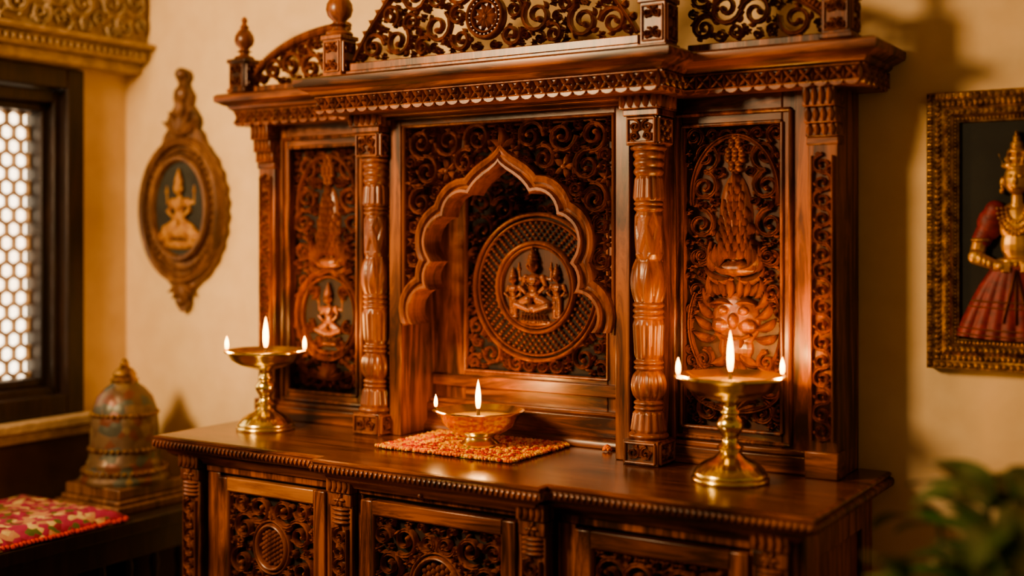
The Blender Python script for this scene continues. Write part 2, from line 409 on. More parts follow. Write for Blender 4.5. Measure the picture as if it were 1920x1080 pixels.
mb.sweep([(XC-.271,-.072),(XC+.271,-.072)],[(0,.80),(.012,.80),(.012,.812),(.006,.820),(0,.824)])
for (sg,xi,xo,pan,post) in wings:
    x0,x1=min(xi,xo),max(xi,xo)
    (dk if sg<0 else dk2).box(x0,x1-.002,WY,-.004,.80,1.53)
    p0,p1=pan; q0,q1=post
    a,b_=(q1,p0) if sg<0 else (p1,q0)
    mv.box(a,b_,WF,WY,.80,1.53)
    a,b_=(p1,x1) if sg<0 else (x0,p0)
    mv.box(a,b_,WF,WY,.80,1.53)
    mb.box(p0,p1,WF,WY,1.47,1.53); mb.box(p0,p1,WF,WY,.80,.872)
    mb.box(x0,x1,WF-.016,WF,.80,.834); mb.box(x0,x1,WF-.009,WF,.834,.845)
    F=front(WF); frame_ribs(mv,F,p0-.018,p1+.018,.852,1.492,.0045,.009)
    frame_ribs(mv,F,p0,p1,.872,1.47,.004,.006)
    mv.box(q0,q1,-.136,-.004,.80,1.53)
    mb.box(q0-.002,q1+.004,-.150,-.10,.80,.85)
    F=front(-.136); strip(mc,F,q0+.009,q1-.009,.87,1.40,.009)
    for k,(z0,z1,e) in enumerate(((1.42,1.435,.004),(1.435,1.46,.010),(1.46,1.49,.018),(1.49,1.53,.028))):
        mb.box(q0-.002,q1+.002,-.136-e,-.10,z0,z1)
        Fk=front(-.136-e)
        if k>0:
            for j in range(4): mc.leaf(q0+.007+j*(q1-q0-.014)/3,z0+.002,pi/2,(z1-z0)*.92,.006,.006,Fk,n=5)
    mb.box(x0,x1,-.14,-.004,1.53,1.60)
mb.build('shrine_horizontal_boards',W_H,SH,bevel=.0025)
mv.build('shrine_vertical_boards',W_V,SH,bevel=.0025)
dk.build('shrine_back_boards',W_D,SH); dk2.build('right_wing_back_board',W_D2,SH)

fig=MB()
def wing_motif(p0,p1,seed,yb,person):
    r=random.Random(seed); c=(p0+p1)/2; hw=(p1-p0)/2; F=front(yb)
    h=.017
    ex=[(c,1.40,.024),(c,1.345,.034),(c,1.285,.044),(c,1.235,.050),(c,1.18,.060),(c,1.06,.090),(c,.93,.03)]
    ins_=lambda u,v:min(u-c,p1-u,v-.874,1.468-v)
    cs=pack((c,p1,.874,1.468),ins_,[.030,.024,.019,.015,.012,.0095,.0075,.006],1000,r,ex)
    fill(mc,F,cs,r,.0044,.014,mirror=c,small=.0085)
    mc.ribbon(ringpts(c,1.33,hw*.86,.118,40,-.15,pi+.15,False),.0048,.017,F)
    fig.ell(c,1.285,0,.036,.090,.016,F,16,12)
    for j in range(9):
        q=j/9; z=1.205+q*.140; w=.040*(1-q**1.8)+.003; n=5 if j<4 else (4 if j<7 else 3)
        for i in range(n):
            f=((i+(.5 if j%2 else 0))-(n-.5)/2)/n*1.9
            mc.leaf(c+w*f*.9,z,pi/2-f*.12,.026,.0105,.027-.011*abs(f),F,bend=-f*.1,n=6)
    mc.leaf(c,1.342,pi/2,.036,.011,.023,F)
    for k in range(9):
        rr_=(0,1,1,2,2,2,1,1,0)[k]
        for q in range(rr_+1): mc.ell(c+(q-rr_/2)*.014,1.376+k*.0088,.004,.0075,.0075,.014,F,8,6)
    for s in (-1,1):
        for k in range(3):
            mc.leaf(c+s*(.030+.008*k),1.190-.004*k,pi/2-s*(.10+.25*k),.058-.008*k,.010,h*1.15,F,bend=s*(.3+.5*k),n=9)
        mc.leaf(c+s*.010,1.186,(-.05 if s>0 else pi+.05),.082,.011,h*1.15,F,bend=s*2.2,n=11)
        mc.leaf(c+s*.006,1.168,(-.5 if s>0 else pi+.5),.070,.010,h,F,bend=s*1.9,n=11)
        scroll(mc,F,c+s*.068,1.212,.016,pi/2,s,.0045,h)
    fig.ell(c,1.186,0,.046,.016,.020,F,14,8)
    if person:
        mc.ribbon(ringpts(c,1.06,hw*.90,.108,56),.0055,.018,F,PG,True)
        mc.ribbon(ringpts(c,1.06,hw*.76,.094,56),.0026,.014,F,PR,True)
        deity(fig,F,c,.982,.150,True,1.2)
        for s in (-1,1):
            scroll(mc,F,c+s*.060,1.03,.016,pi/2,s,.0035,.012); scroll(mc,F,c+s*.050,1.118,.017,-pi/2,-s,.0035,.012)
            scroll(mc,F,c+s*.038,.990,.014,pi/2,s,.0035,.012)
    else:
        # lower body of the tall motif: mask with curling mane, framed by a low open scroll band
        mc.ribbon(ringpts(c,1.075,hw*.92,.120,50,pi+.35-.9,2*pi-.35+.9,False),.0040,.015,F)
        fig.ell(c,1.085,0,.052,.056,.018,F,18,12); fig.ell(c,1.030,0,.038,.030,.016,F,16,10)
        for s in (-1,1):
            fig.ell(c+s*.021,1.104,.018,.011,.008,.009,F); fig.ell(c+s*.028,1.074,.010,.020,.015,.015,F)
            mc.leaf(c+s*.006,1.118,(.35 if s>0 else pi-.35),.046,.0065,.026,F,bend=s*-.9)
            for k in range(5):
                mc.leaf(c+s*.044,1.050+.020*k,(-.35+.28*k if s>0 else pi+.35-.28*k),.046,.0095,.018,F,bend=s*1.3,n=9)
            for k in range(3): mc.leaf(c+s*(.010+.012*k),1.130+.002*k,pi/2-s*.25*k,.040-.005*k,.009,.018,F,bend=-s*.2,n=7)
            scroll(mc,F,c+s*.066,1.005,.020,pi/2,s,.0045,.015)
            mc.leaf(c+s*.016,1.052,-pi/2,.020,.0045,.026,F)
            mc.leaf(c+s*.012,1.020,-pi/2+s*.5,.050,.010,.018,F,bend=s*1.3,n=9)
            mc.leaf(c+s*.008,1.005,-pi/2+s*.15,.048,.010,.018,F,bend=s*.4,n=9)
        fig.ell(c,1.084,.020,.011,.015,.012,F); mc.ribbon([(c-.036,1.058),(c-.018,1.050),(c,1.052),(c+.018,1.050),(c+.036,1.058)],.0042,.026,F,PR)
        mc.leaf(c,1.010,-pi/2,.052,.010,.020,F,n=8)
    for k in range(7):
        a=pi/2+(k-3)*.42; mc.leaf(c,.905,a,.042,.008,.015,F,n=7)
    mc.ribbon(ringpts(c,.955,hw*.9,.05,30,pi+.1,2*pi-.1,False),.0045,.016,F)
wing_motif(-.68,-.462,11,WY+.001,True)
wing_motif(.374,.582,12,WY+.001,False)
fig.build('wing_relief_figures',W_C,SH,remesh=.0014)

F=front(-.022); MZ=1.137
ins_=lambda u,v:min(u-XC,XC+.185-u,v-.944,1.50-v)
cs=pack((XC,XC+.186,.944,1.50),ins_,[.030,.024,.018,.014,.011,.008,.0065],1100,rng,[(XC,MZ,.166)])
fill(mc,F,cs,rng,.0038,.012,mirror=XC,small=.009)
for rr,w,h in ((.164,.005,.018),(.152,.003,.014),(.100,.005,.020),(.091,.003,.015)): mc.ribbon(ringpts(XC,MZ,rr,rr,72),w,h,F,PR,True)
for k,(rr,n) in enumerate(((.110,44),(.119,48),(.128,52),(.137,56),(.1455,60))):
    for i in range(n):
        a=2*pi*(i+.5*(k%2))/n; mc.ell(XC+rr*cos(a),MZ+rr*sin(a),.003,.0043,.0043,.009,F,7,5)
frame_ribs(mc,front(-.036),XC-.186,XC+.186,.942,1.505,.004,.008)
mc.build('shrine_scroll_carving',W_C,SH,ang=50)
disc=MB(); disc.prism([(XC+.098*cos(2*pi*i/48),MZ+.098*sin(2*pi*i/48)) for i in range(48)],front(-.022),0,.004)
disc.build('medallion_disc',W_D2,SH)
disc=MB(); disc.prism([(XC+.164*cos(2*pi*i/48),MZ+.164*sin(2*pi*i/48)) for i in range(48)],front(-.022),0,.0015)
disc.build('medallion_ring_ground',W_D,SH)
fg=MB(); Fm=front(-.026)
deity(fg,Fm,XC-.004,MZ-.084,.168,True,1.6); deity(fg,Fm,XC+.055,MZ-.070,.118,False,1.5,False); deity(fg,Fm,XC-.059,MZ-.070,.110,False,1.5,False)
fg.ell(XC,MZ-.080,0,.050,.008,.012,Fm)
fg.build('medallion_deity_relief',W_C,SH,remesh=.0012)

# arch panel
AY=-.155
circ=[(0,1.300,.086)]
for s in (-1,1): circ+=[(s*.094,1.296,.048),(s*.138,1.240,.054),(s*.150,1.160,.042),(s*.192,1.088,.045)]
full=circ+[(0,1.20,.12),(0,1.13,.14),(.06,1.06,.11),(-.06,1.06,.11),(0,1.05,.15)]
def sdf(u,v): return min(hypot(u-a,v-b)-r for a,b,r in circ)
def sdff(u,v): return min(hypot(u-a,v-b)-r for a,b,r in full)
PC=(0,1.055)
def edge(phi,t):
    dx,dz=cos(phi),sin(phi); lo=.45
    st=.001; p=lo
    while p>0 and sdf(PC[0]+dx*p,PC[1]+dz*p)>t: p-=st
    ap=abs(phi-pi/2); p+=(.022 if t<.012 else .024+.25*max(0,t-.012))*math.exp(-ap/.05)
    return p
lv=[(0,0,-.022),(0,.0,.034),(.003,0,.040),(.009,0,.040),(.012,0,.028),(.017,0,.025),(.021,0,.033),(.028,0,.036),(.034,0,.032),(.036,0,.018),(.036,0,.0),(.036,0,-.012)]
NP=280; amb=MB(); vs=[]
F=front(AY)
for i in range(NP+1):
    phi=pi*i/NP
    cache={}
    for (t,_,d) in lv:
        if t not in cache: cache[t]=edge(phi,t)
        p=cache[t]; vs.append(F(XC+cos(phi)*p,PC[1]+sin(phi)*p,d-.006))
fs=[];k=len(lv)
for i in range(NP):
    for q in range(k-1): fs.append((i*k+q,i*k+q+1,(i+1)*k+q+1,(i+1)*k+q))
    fs.append((i*k+k-1,i*k,(i+1)*k,(i+1)*k+k-1))
fs.append(tuple(range(k))); fs.append(tuple(NP*k+q for q in range(k)))
amb.add(vs,fs)
amb.build('cusped_arch_moulding',W_C,SH,ang=35)
am=MB()
am.leaf(XC,1.438,pi/2,.045,.012,.030,F); 
for s in (-1,1): am.leaf(XC+s*.004,1.438,pi/2-s*.55,.032,.008,.026,F,bend=-s*.7)
ins_=lambda u,v:min(u-XC,XC+.264-u,v-1.060,1.497-v,sdff(u-XC,v)-.031)
cs=pack((XC,XC+.27,1.06,1.5),ins_,[.034,.028,.023,.019,.0155,.0125,.010,.0075,.006],1900,random.Random(21),[(XC,1.460,.018)])
fill(am,F,cs,random.Random(5),.0046,.016,mirror=XC,small=.0095,flowers=.4)
frame_ribs(am,F,XC-.266,XC+.266,1.050,1.499,.005,.018,bottom=False)
am.build('arch_spandrel_scroll_carving',W_C,SH,ang=50)
mb=MB(); mb.box(XC-.272,XC+.272,-.172,-.13,1.499,1.53)
mb.box(XC-.305,XC+.305,-.186,-.13,1.513,1.53)
mb.build('arch_lintel',W_H,SH,bevel=.002)

# columns
def colr(z,t):
    segs=[(.850,.862,'r',.038,.038,1),(.862,.905,'f',.036,.029,0),(.905,.925,'r',.027,.027,2),(.925,.985,'b',.025,.034,0),(.985,1.005,'r',.027,.027,2),
          (1.005,1.085,'f',.026,.031,0),(1.085,1.12,'r',.029,.029,3),(1.12,1.205,'p',.026,.035,0),(1.205,1.30,'l',.0265,.0255,0),(1.30,1.32,'r',.027,.027,2),
          (1.32,1.37,'f',.030,.026,0),(1.37,1.42,'r',.027,.029,3),(1.42,1.43,'r',.034,.034,1)]
    for a,b,ty,ra,rb,k in segs:
        if a<=z<=b:
            q=(z-a)/(b-a); R=ra+(rb-ra)*q
            if ty=='r': return R+.0045*abs(sin(pi*k*q))
            if ty=='f': return R+.0040*abs(sin(7*t))*min(1,8*q,8*(1-q))
            if ty=='b': return ra+(rb-ra)*sin(pi*q)+.0040*abs(sin(7*t))*min(1,6*q,6*(1-q))
            if ty=='p':
                base=ra+(rb-ra)*sin(pi*min(1,q*1.05))**.8
                x=(t*8/(2*pi))%1-.5; e=.47*(1-q)**.4-abs(x)
                return base+(.0035*min(1,max(0,e)*6)**.5 if e>0 else 0)
            if ty=='l':
                best=0
                for sg in (1,-1):
                    x=(t*5/(2*pi)+sg*q*.9+(.25 if sg<0 else 0))%1-.5
                    best=max(best,.0045*max(0,1-(x/.26)**2)**.5*(1-.25*math.exp(-abs(x)*30)))
                return R+best*min(1,10*q,10*(1-q))
    return .03
cm=MB(); cb=MB(); cc=MB()
for s in (-1,1):
    cx=XC+s*.345; cy=-.168
    zs=[.850+.580*i/420 for i in range(421)]
    vs=[];nT=96
    for z in zs:
        for i in range(nT):
            t=2*pi*i/nT; r=colr(z,t)*.95; vs.append((cx+r*cos(t),cy+r*sin(t),z))
    fs=[]
    for j in range(420):
        for i in range(nT): fs.append((j*nT+i,j*nT+(i+1)%nT,(j+1)*nT+(i+1)%nT,(j+1)*nT+i))
    cm.add(vs,fs)
    cb.box(cx-.0385,cx+.0385,cy-.0385,-.12,.80,.850)
    cb.box(cx-.034,cx+.034,cy-.034,-.12,1.430,1.487)
    cb.box(cx-.038,cx+.038,cy-.040,-.12,1.487,1.500); cb.box(cx-.042,cx+.042,cy-.050,-.12,1.500,1.533)
    for Fq,c0 in ((front(cy-.0385),cx),(rightf(cx+.0385),cy+.0)):
        frame_ribs(cc,Fq,c0-.032,c0+.032,.806,.844,.003,.005)
        for q in (-1,1): scroll(cc,Fq,c0+q*.014,.825,.013,pi/2,q,.0028,.006)
    for Fq,c0 in ((front(cy-.034),cx),(rightf(cx+.034),cy+.0)):
        frame_ribs(cc,Fq,c0-.029,c0+.029,1.435,1.482,.003,.005)
        for q in (-1,1): scroll(cc,Fq,c0+q*.013,1.467,.012,pi/2,q,.0028,.006); scroll(cc,Fq,c0+q*.013,1.447,.010,-pi/2,q,.0026,.006)
    Fq=front(cy-.050)
    for j in range(5): cc.leaf(cx-.034+j*.017,1.503,pi/2,.028,.007,.007,Fq,n=5)
    for j in range(5): cc.leaf(-.212+j*.017,1.503,pi/2,.028,.007,.007,rightf(cx+.042),n=5)
cm.build('turned_columns',W_C,SH,ang=60); cb.build('column_blocks',W_V,SH,bevel=.002); cc.build('column_block_carving',W_C,SH,ang=50)

# cornice
YwC,YcC=-.128,-.242
cp=[(-.765,-.004),(-.765,YwC),(XC-.378,YwC),(XC-.378,YcC),(XC+.378,YcC),(XC+.378,YwC),(XR+.008,YwC),(XR+.008,-.004)]
mb=MB()
mb.sweep(cp,[(-.03,1.526),(.040,1.526),(.044,1.528),(.044,1.562),(.050,1.564),(.056,1.569),(.058,1.574),(.066,1.577),(.074,1.582),(.080,1.584),(.082,1.590),(.082,1.599),(.076,1.604),(-.04,1.607)])
mb.box(-.76,XR,YwC,-.004,1.599,1.607); mb.box(XC-.37,XC+.37,YcC,-.004,1.60,1.607)
mb.box(XC-.36,XC+.36,YcC+.02,-.10,1.524,1.534)
mb.build('cornice_moulding',W_H,SH)
mc=MB()
dentils(mc,front(YwC-.044),-.765-.044,XC-.378-.044,1.529,1.561)
dentils(mc,front(YcC-.044),XC-.378-.044,XC+.378+.044,1.529,1.561)
dentils(mc,front(YwC-.044),XC+.378+.044,XR+.052,1.529,1.561)
dentils(mc,rightf(XR+.052),YwC-.044,-.01,1.529,1.561)
dentils(mc,rightf(XC+.378+.044),YcC-.044,YwC-.044,1.529,1.561)
mc.build('cornice_dentil_carving',W_C,SH,ang=50)

# crest
mc=MB(); mb=MB()
CY=-.225
mb.box(XC-.365,XC+.365,CY-.028,CY+.02,1.607,1.622); mb.box(XC-.36,XC+.36,CY-.020,CY+.014,1.622,1.640)
F=front(CY)
def top_c(s): 
    x=min(1,abs(s)/.352); return 1.646+.275*(1-x**1.7)**.9
def crest(c,hw,z0,topf,F,rad,med,seed,h=.014):
    r=random.Random(seed)
    def ins_(u,v):
        s=u-c
        if abs(s)>=hw: return -1
        d=min(v-z0,hw-abs(s)+.003,s if med is not None else 9)
        m=9
        for k in range(-6,7):
            ss=s+k*.012
            if abs(ss)<=hw: m=min(m,hypot(ss-s,topf(ss)-v))
        if v>topf(s): m=-m
        return min(d,m)
    pre=[(c,med[0],med[1])] if med else []
    if med: cs=pack((c,c+hw,z0,z0+.3),ins_,rad,1800,r,pre); fill(mc,F,cs,r,.0050,h,mirror=c,small=.009)
    else: cs=pack((c-hw,c+hw,z0,z0+.3),ins_,rad,1500,r,pre); fill(mc,F,cs,r,.0050,h,small=.009)
    pts=[(c-hw+2*hw*i/80,topf(-hw+2*hw*i/80)) for i in range(81)]
    mc.ribbon(pts,.0050,h*1.2,F)
    for i in range(1,40):
        s=-hw+2*hw*i/40; a=atan2(topf(s+.004)-topf(s-.004),.008)+pi/2
        mc.leaf(c+s,topf(s),a,.017,.009,h,F,n=5)
crest(XC,.352,1.640,top_c,F,[.036,.030,.025,.021,.017,.014,.011,.008,.0065],(1.711,.052),31)
mc.ribbon(ringpts(XC,1.711,.043,.043,48),.005,.020,F,PR,True); mc.ribbon(ringpts(XC,1.711,.032,.032,40),.003,.018,F,PR,True)
for i in range(24):
    a=2*pi*i/24; mc.ell(XC+.0375*cos(a),1.711+.0375*sin(a),.006,.0035,.0035,.012,F,6,5)
rosette(mc,F,XC,1.711,.028,.016,10); 
mb.prism([(XC+.042*cos(2*pi*i/32),1.711+.042*sin(2*pi*i/32)) for i in range(32)],F,-.004,.006)
for (a,b_,sg) in ((-.748,XC-.43,-1),(XC+.43,.682,1)):
    c=(a+b_)/2; hw=(b_-a)/2; Fw=front(-.155)
    mb.box(a,b_,-.172,-.145,1.607,1.622)
    tf=(lambda s,hw=hw,sg=sg: 1.634+.100*max(0,(1-((s*sg+hw)/(2*hw)*.98)**2.2))**.75+ .004)
    crest(c,hw,1.622,tf,Fw,[.032,.026,.021,.017,.013,.010,.008,.0065],None,41+sg)
mc.build('crest_scroll_carving',W_C,SH,ang=50)
fm=MB(); mc=MB()
fin=[(0,0),(.024,0),(.026,.004),(.024,.008),(.014,.012),(.012,.018),(.020,.022),(.012,.027),(.013,.031),(.022,.040),(.0255,.052),(.024,.064),(.016,.078),(.010,.084),(.013,.088),(.009,.093),(.006,.100),(.009,.106),(.006,.113),(0,.118)]
for (x,y,zb,zt,sc) in ((-.785,-.165,1.607,1.690,.92),(XC-.398,-.235,1.607,1.705,1.15),(XC+.398,-.235,1.607,1.705,1.15),(.708,-.165,1.607,1.690,.92)):
    w=.027
    mb.box(x-w,x+w,y-w,y+w,zb,zt); mb.box(x-w-.004,x+w+.004,y-w-.004,y+w+.004,zb,zb+.010); mb.box(x-w-.004,x+w+.004,y-w-.004,y+w+.004,zt-.010,zt)
    for Fq,c0 in ((front(y-w),x),(rightf(x+w),y)):
        frame_ribs(mc,Fq,c0-.021,c0+.021,zb+.016,zt-.016,.002,.004)
        for q in (-1,1):
            for vv in (.3,.7): scroll(mc,Fq,c0+q*.0095,zb+(zt-zb)*vv,.010,pi/2,q,.0024,.006)
    fm.lathe(x,y,zt,[(r*sc,z*sc) for r,z in fin],28,lambda t,z,r:r*(1+.07*abs(sin(6*t))) if r>.013 else r)
mb.build('crest_rails_and_posts',W_V,SH,bevel=.002); mc.build('finial_post_carving',W_C,SH,ang=50); fm.build('turned_finials',W_C,SH)

# ================================================================== LAMPS
RD=(.845,.534)
def flame(name,x,y,z,h,r,parent):
    mb=MB(); pr=[]
    for i in range(17):
        t=i/16; pr.append((r*1.75*(t**.5)*((1-t)**.95) if 0<t<1 else 0,t*h))
    mb.lathe(x,y,z,pr,16)
    return mb.build(name,FLAME,parent)
def plight(name,x,y,z,p,parent,rad=.012):
    l=bpy.data.lights.new(name,'POINT'); l.energy=p; l.color=(1,.48,.15); l.shadow_soft_size=rad
    o=bpy.data.objects.new(name,l); o.location=(x,y,z); bpy.context.scene.collection.objects.link(o); o.parent=parent
def oil_lamp(x,y,z0,sc,hf,pw):
    E=empty('brass_oil_lamp'); mb=MB()
    pf=[(0,0),(.068,0),(.070,.003),(.070,.007),(.066,.010),(.067,.014),(.064,.018),(.060,.022),(.052,.030),(.040,.038),(.030,.043),(.022,.050),(.018,.055),(.023,.058),(.024,.062),(.019,.066),(.014,.073),(.014,.080),(.019,.087),(.0235,.096),(.0245,.104),(.021,.112),(.014,.119),(.018,.122),(.018,.126),(.013,.130),(.013,.138),(.017,.143),(.040,.149),(.064,.157),(.082,.169),(.090,.182),(.0985,.187),(.0985,.1905),(.094,.192),(.086,.185),(.074,.176),(.05,.171),(0,.170)]
    def mod(t,z,r):
        zz=z/sc
        if .018<zz<.042: return r*(1+.03*abs(sin(14*t)))
        if zz>.181 and r>.085*sc: return r*(1+.028*abs(cos(4*(t-.563)))**6)
        return r
    mb.lathe(x,y,z0,[(r*sc,z*sc) for r,z in pf],96,mod); mb.build('lamp_body',BRASS,E,ang=55)
    mb=MB(); mb.lathe(x,y,z0,[(0,.1795*sc),(.079*sc,.1795*sc)],40); mb.build('oil',OIL,E)
    zt=z0+.186*sc; mb=MB()
    mb.lathe(x,y,z0,[(.0,.176*sc),(.004,.176*sc),(.003,.200*sc),(0,.200*sc)],8)
    for s in (-1,1): mb.lathe(x+s*RD[0]*.094*sc,y+s*RD[1]*.094*sc,zt,[(0,0),(.003,0),(.002,.008),(0,.008)],8)
    mb.build('wicks',WICK,E)
    flame('main_flame',x,y,z0+.194*sc,hf,.0092,E)
    for s in (-1,1): flame('rim_flame_%d'%(1 if s<0 else 2),x+s*RD[0]*.094*sc,y+s*RD[1]*.094*sc,zt+.005,.033,.0065,E)
    plight('main_flame_light',x,y,z0+.194*sc+hf*.5,pw,E); 
    for s in (-1,1): plight('rim_light_%d'%(1 if s<0 else 2),x+s*RD[0]*.094*sc,y+s*RD[1]*.094*sc,zt+.03,.9,E,.008)
oil_lamp(-.620,-.262,CZ,.97,.076,4.0)
oil_lamp(.530,-.250,CZ,1.02,.080,5.5)

# mat + diya
mb=MB(); X0,X1,Y0,Y1=-.235,.100,-.325,-.09; n1,n2=110,80; vs=[];fs=[]; r=random.Random(2)
for j in range(n2+1):
    for i in range(n1+1):
        e=min(i,n1-i,j,n2-j)
        vs.append((X0+(X1-X0)*i/n1+r.uniform(-.001,.001),Y0+(Y1-Y0)*j/n2+r.uniform(-.001,.001),CZ+.0012+(.001+r.random()*.0028 if e>0 else 0)+(.0015 if 4<e<9 else 0)))
for j in range(n2):
    for i in range(n1): a=j*(n1+1)+i; fs.append((a,a+1,a+n1+2,a+n1+1))
mb.add(vs,fs); E=empty('embroidered_mat'); o=mb.build('mat_cloth',MATM,E,ang=180)
o.data.materials.append(MATR)
for p in o.data.polygons:
    c=p.center; e=min(c.x-X0,X1-c.x,c.y-Y0,Y1-c.y)
    if .028<e<.038 or .060<e<.075: p.material_index=1
ma=MB(); my=MB(); mr=MB(); Fi=lambda u,v,d:(u,d,v)
per=[]
m=38
for i in range(m): per+=[(X0+(X1-X0)*i/m,Y0),(X0+(X1-X0)*i/m,Y1)]
for i in range(27): per+=[(X0,Y0+(Y1-Y0)*i/27),(X1,Y0+(Y1-Y0)*i/27)]
for (px,py) in per:
    q_=r.random(); t=ma if q_<.45 else (mr if q_<.52 else my)
    for q in range(4): t.ell(px+r.uniform(-.005,.005),CZ+.0045+r.uniform(0,.002),py+r.uniform(-.005,.005),.0038,.0036,.0038,Fi,6,5)
for k in range(420):
    px=r.uniform(X0+.006,X1-.006); py=r.uniform(Y0+.006,Y1-.006)
    if hypot(px+.058,py+.20)<.050: continue
    e=min(px-X0,X1-px,py-Y0,Y1-py)
    if .026<e<.040: t=mr
    elif e<=.026: t=(my,ma)[k%2]
    else: t=(ma,my,my,mr)[k%4]
    for q in range(3): t.ell(px+r.uniform(-.003,.003),CZ+.0052,py+r.uniform(-.003,.003),.0034,.0028,.0034,Fi,6,5)
ma.build('mat_orange_fringe',ORANGE,E); my.build('mat_yellow_fringe',YEL,E); mr.build('mat_red_fringe',REDF,E)
E=empty('brass_diya_bowl'); dx,dy=-.058,-.20; z0=CZ+.0056
mb=MB(); pf=[(0,0),(.040,0),(.042,.004),(.038,.008),(.032,.012),(.030,.018),(.036,.022),(.056,.030),(.074,.042),(.084,.058),(.087,.068),(.094,.071),(.095,.074),(.090,.0755),(.082,.066),(.070,.054),(.05,.047),(0,.045)]
def mod(t,z,r):
    d=abs(((t-(pi+.563)+pi)%(2*pi))-pi)
    k=1.0
    if z>.05: k+=.07*math.exp(-(d/.16)**2)*(z/.075)
    if z>.066 and r>.08: k+=.014*abs(sin(9*t))
    return r*k
mb.lathe(dx,dy,z0,pf,108,mod); mb.build('bowl',BRASS,E,ang=55)
mb=MB(); mb.lathe(dx,dy,z0,[(0,.060),(.0765,.060)],40); mb.build('oil',OIL,E)
mb=MB(); mb.lathe(dx-.004,dy,z0,[(0,.052),(.005,.052),(.003,.079),(0,.079)],8); mb.lathe(dx-RD[0]*.094,dy-RD[1]*.094,z0,[(0,.068),(.003,.068),(.002,.084),(0,.084)],8); mb.build('wicks',WICK,E)
flame('main_flame',dx-.004,dy,z0+.074,.066,.0090,E); flame('rim_flame',dx-RD[0]*.094,dy-RD[1]*.094,z0+.080,.028,.006,E)
plight('main_flame_light',dx-.004,dy,z0+.112,3.4,E); plight('rim_light',dx-RD[0]*.094,dy-RD[1]*.094,z0+.105,.7,E,.008)
mb=MB()
for k in range(22):
    a=k*2.4; q=k/22; mb.ell(.196+.008*sqrt(q)*cos(a),CZ+.004+.008*(1-q),-.10+.008*sqrt(q)*sin(a),.004,.0035,.004,Fi,6,5)
mb.build('marigold_flower',ORANGE)

# ================================================================== ROOM
LX=-1.42
mb=MB(); mb.box(-1.62,2.6,0,.15,0,2.7); mb.build('wall_back',PLAST)
wy0,wy1,wz0,wz1=-1.02,-.19,.80,1.66
mb=MB()
mb.box(LX-.2,LX,-3.4,wy0,0,2.7); mb.box(LX-.2,LX,wy1,0,0,2.7); mb.box(LX-.2,LX,wy0,wy1,wz1,2.7); mb.box(LX-.2,LX,wy0,wy1,.0,wz0)
mb.build('wall_left',PLAST)
mb=MB(); mb.box(-1.62,2.6,-3.4,.15,-.1,0); mb.build('floor',FLOOR)
mb=MB(); mb.box(-1.62,2.6,-3.4,.15,2.7,2.8); mb.build('ceiling',CEIL)
WN=empty('window_1'); mb=MB()
def wframe(y0,y1,z0,z1,w,xa,xb):
    mb.box(xa,xb,y0,y0+w,z0,z1); mb.box(xa,xb,y1-w,y1,z0,z1); mb.box(xa,xb,y0+w,y1-w,z0,z0+w); mb.box(xa,xb,y0+w,y1-w,z1-w,z1)
wframe(wy0-.03,wy1+.03,wz0-.03,wz1+.05,.055,LX-.06,LX+.022)
wframe(wy0+.01,wy1-.01,wz0+.01,wz1-.01,.035,LX-.09,LX-.01)
wframe(wy0+.040,wy1-.040,wz0+.045,wz1-.045,.022,LX-.11,LX-.04)
mb.build('window_frame',W_DK,WN,bevel=.004)
mb=MB(); Fl=rightf(LX-.10); s=.025
ya,yb,za,zb=wy0+.05,wy1-.05,wz0+.06,wz1-.06
j=0; z=za
while z<zb+s:
    y=ya+(0 if j%2==0 else s*sqrt(3)/2)
    while y<yb+s:
        P=[(y+s*sin(k*pi/3),z+s*cos(k*pi/3)) for k in range(6)]
        P=[(min(max(a,ya),yb),min(max(b,za),zb)) for a,b in P]
        for k in range(3):
            a,b=P[k],P[k+1]
            if hypot(a[0]-b[0],a[1]-b[1])>.004: mb.ribbon([a,b],.0056,.016,Fl,PR)
        y+=s*sqrt(3)
    z+=s*1.5; j+=1
mb.build('jali_lattice',JALI,WN)
mb=MB(); mb.box(LX-.17,LX-.165,wy0,wy1,wz0,wz1); mb.build('window_pane',PANE,WN)
mb=MB(); mb.box(LX,LX+.07,-1.2,-.004,.742,.768); mb.box(LX,LX+.055,-1.2,-.004,.715,.742); mb.build('trim_1',PLAST2,bevel=.005)
mb=MB(); mb.box(LX,LX+.012,-3.4,-.004,0,.715); mb.build('trim_2',SHADEDP)
FR=empty('trim_3'); mb=MB(); fo=-.055
mb.box(LX,LX+.07,-3.4,-.003,1.77+fo,1.80+fo); mb.box(LX,LX+.10,-3.4,-.003,1.80+fo,1.835+fo); mb.box(LX,LX+.13,-3.4,-.003,1.835+fo,1.85+fo)
mb.box(LX,LX+.09,-3.4,-.003,1.85+fo,2.02+fo); mb.box(LX,LX+.15,-3.4,-.003,2.02+fo,2.07+fo)
mb.build('frieze_mouldings',PLAST2,FR,bevel=.006)
mc=MB(); Fr=rightf(LX+.09); rr=random.Random(4)
cs=pack((-1.3,-.01,1.855+fo,2.015+fo),rect_in(-1.3,-.01,1.855+fo,2.015+fo),[.04,.03,.02,.014],500,rr)
fill(mc,Fr,cs,rr,.006,.014,small=.015)
Fb=rightf(LX+.10)
for i in range(60): mc.ell(-1.3+i*.0215,1.817+fo,0,.008,.010,.010,Fb,8,5)
mc.build('frieze_carving',PLAST2,FR)

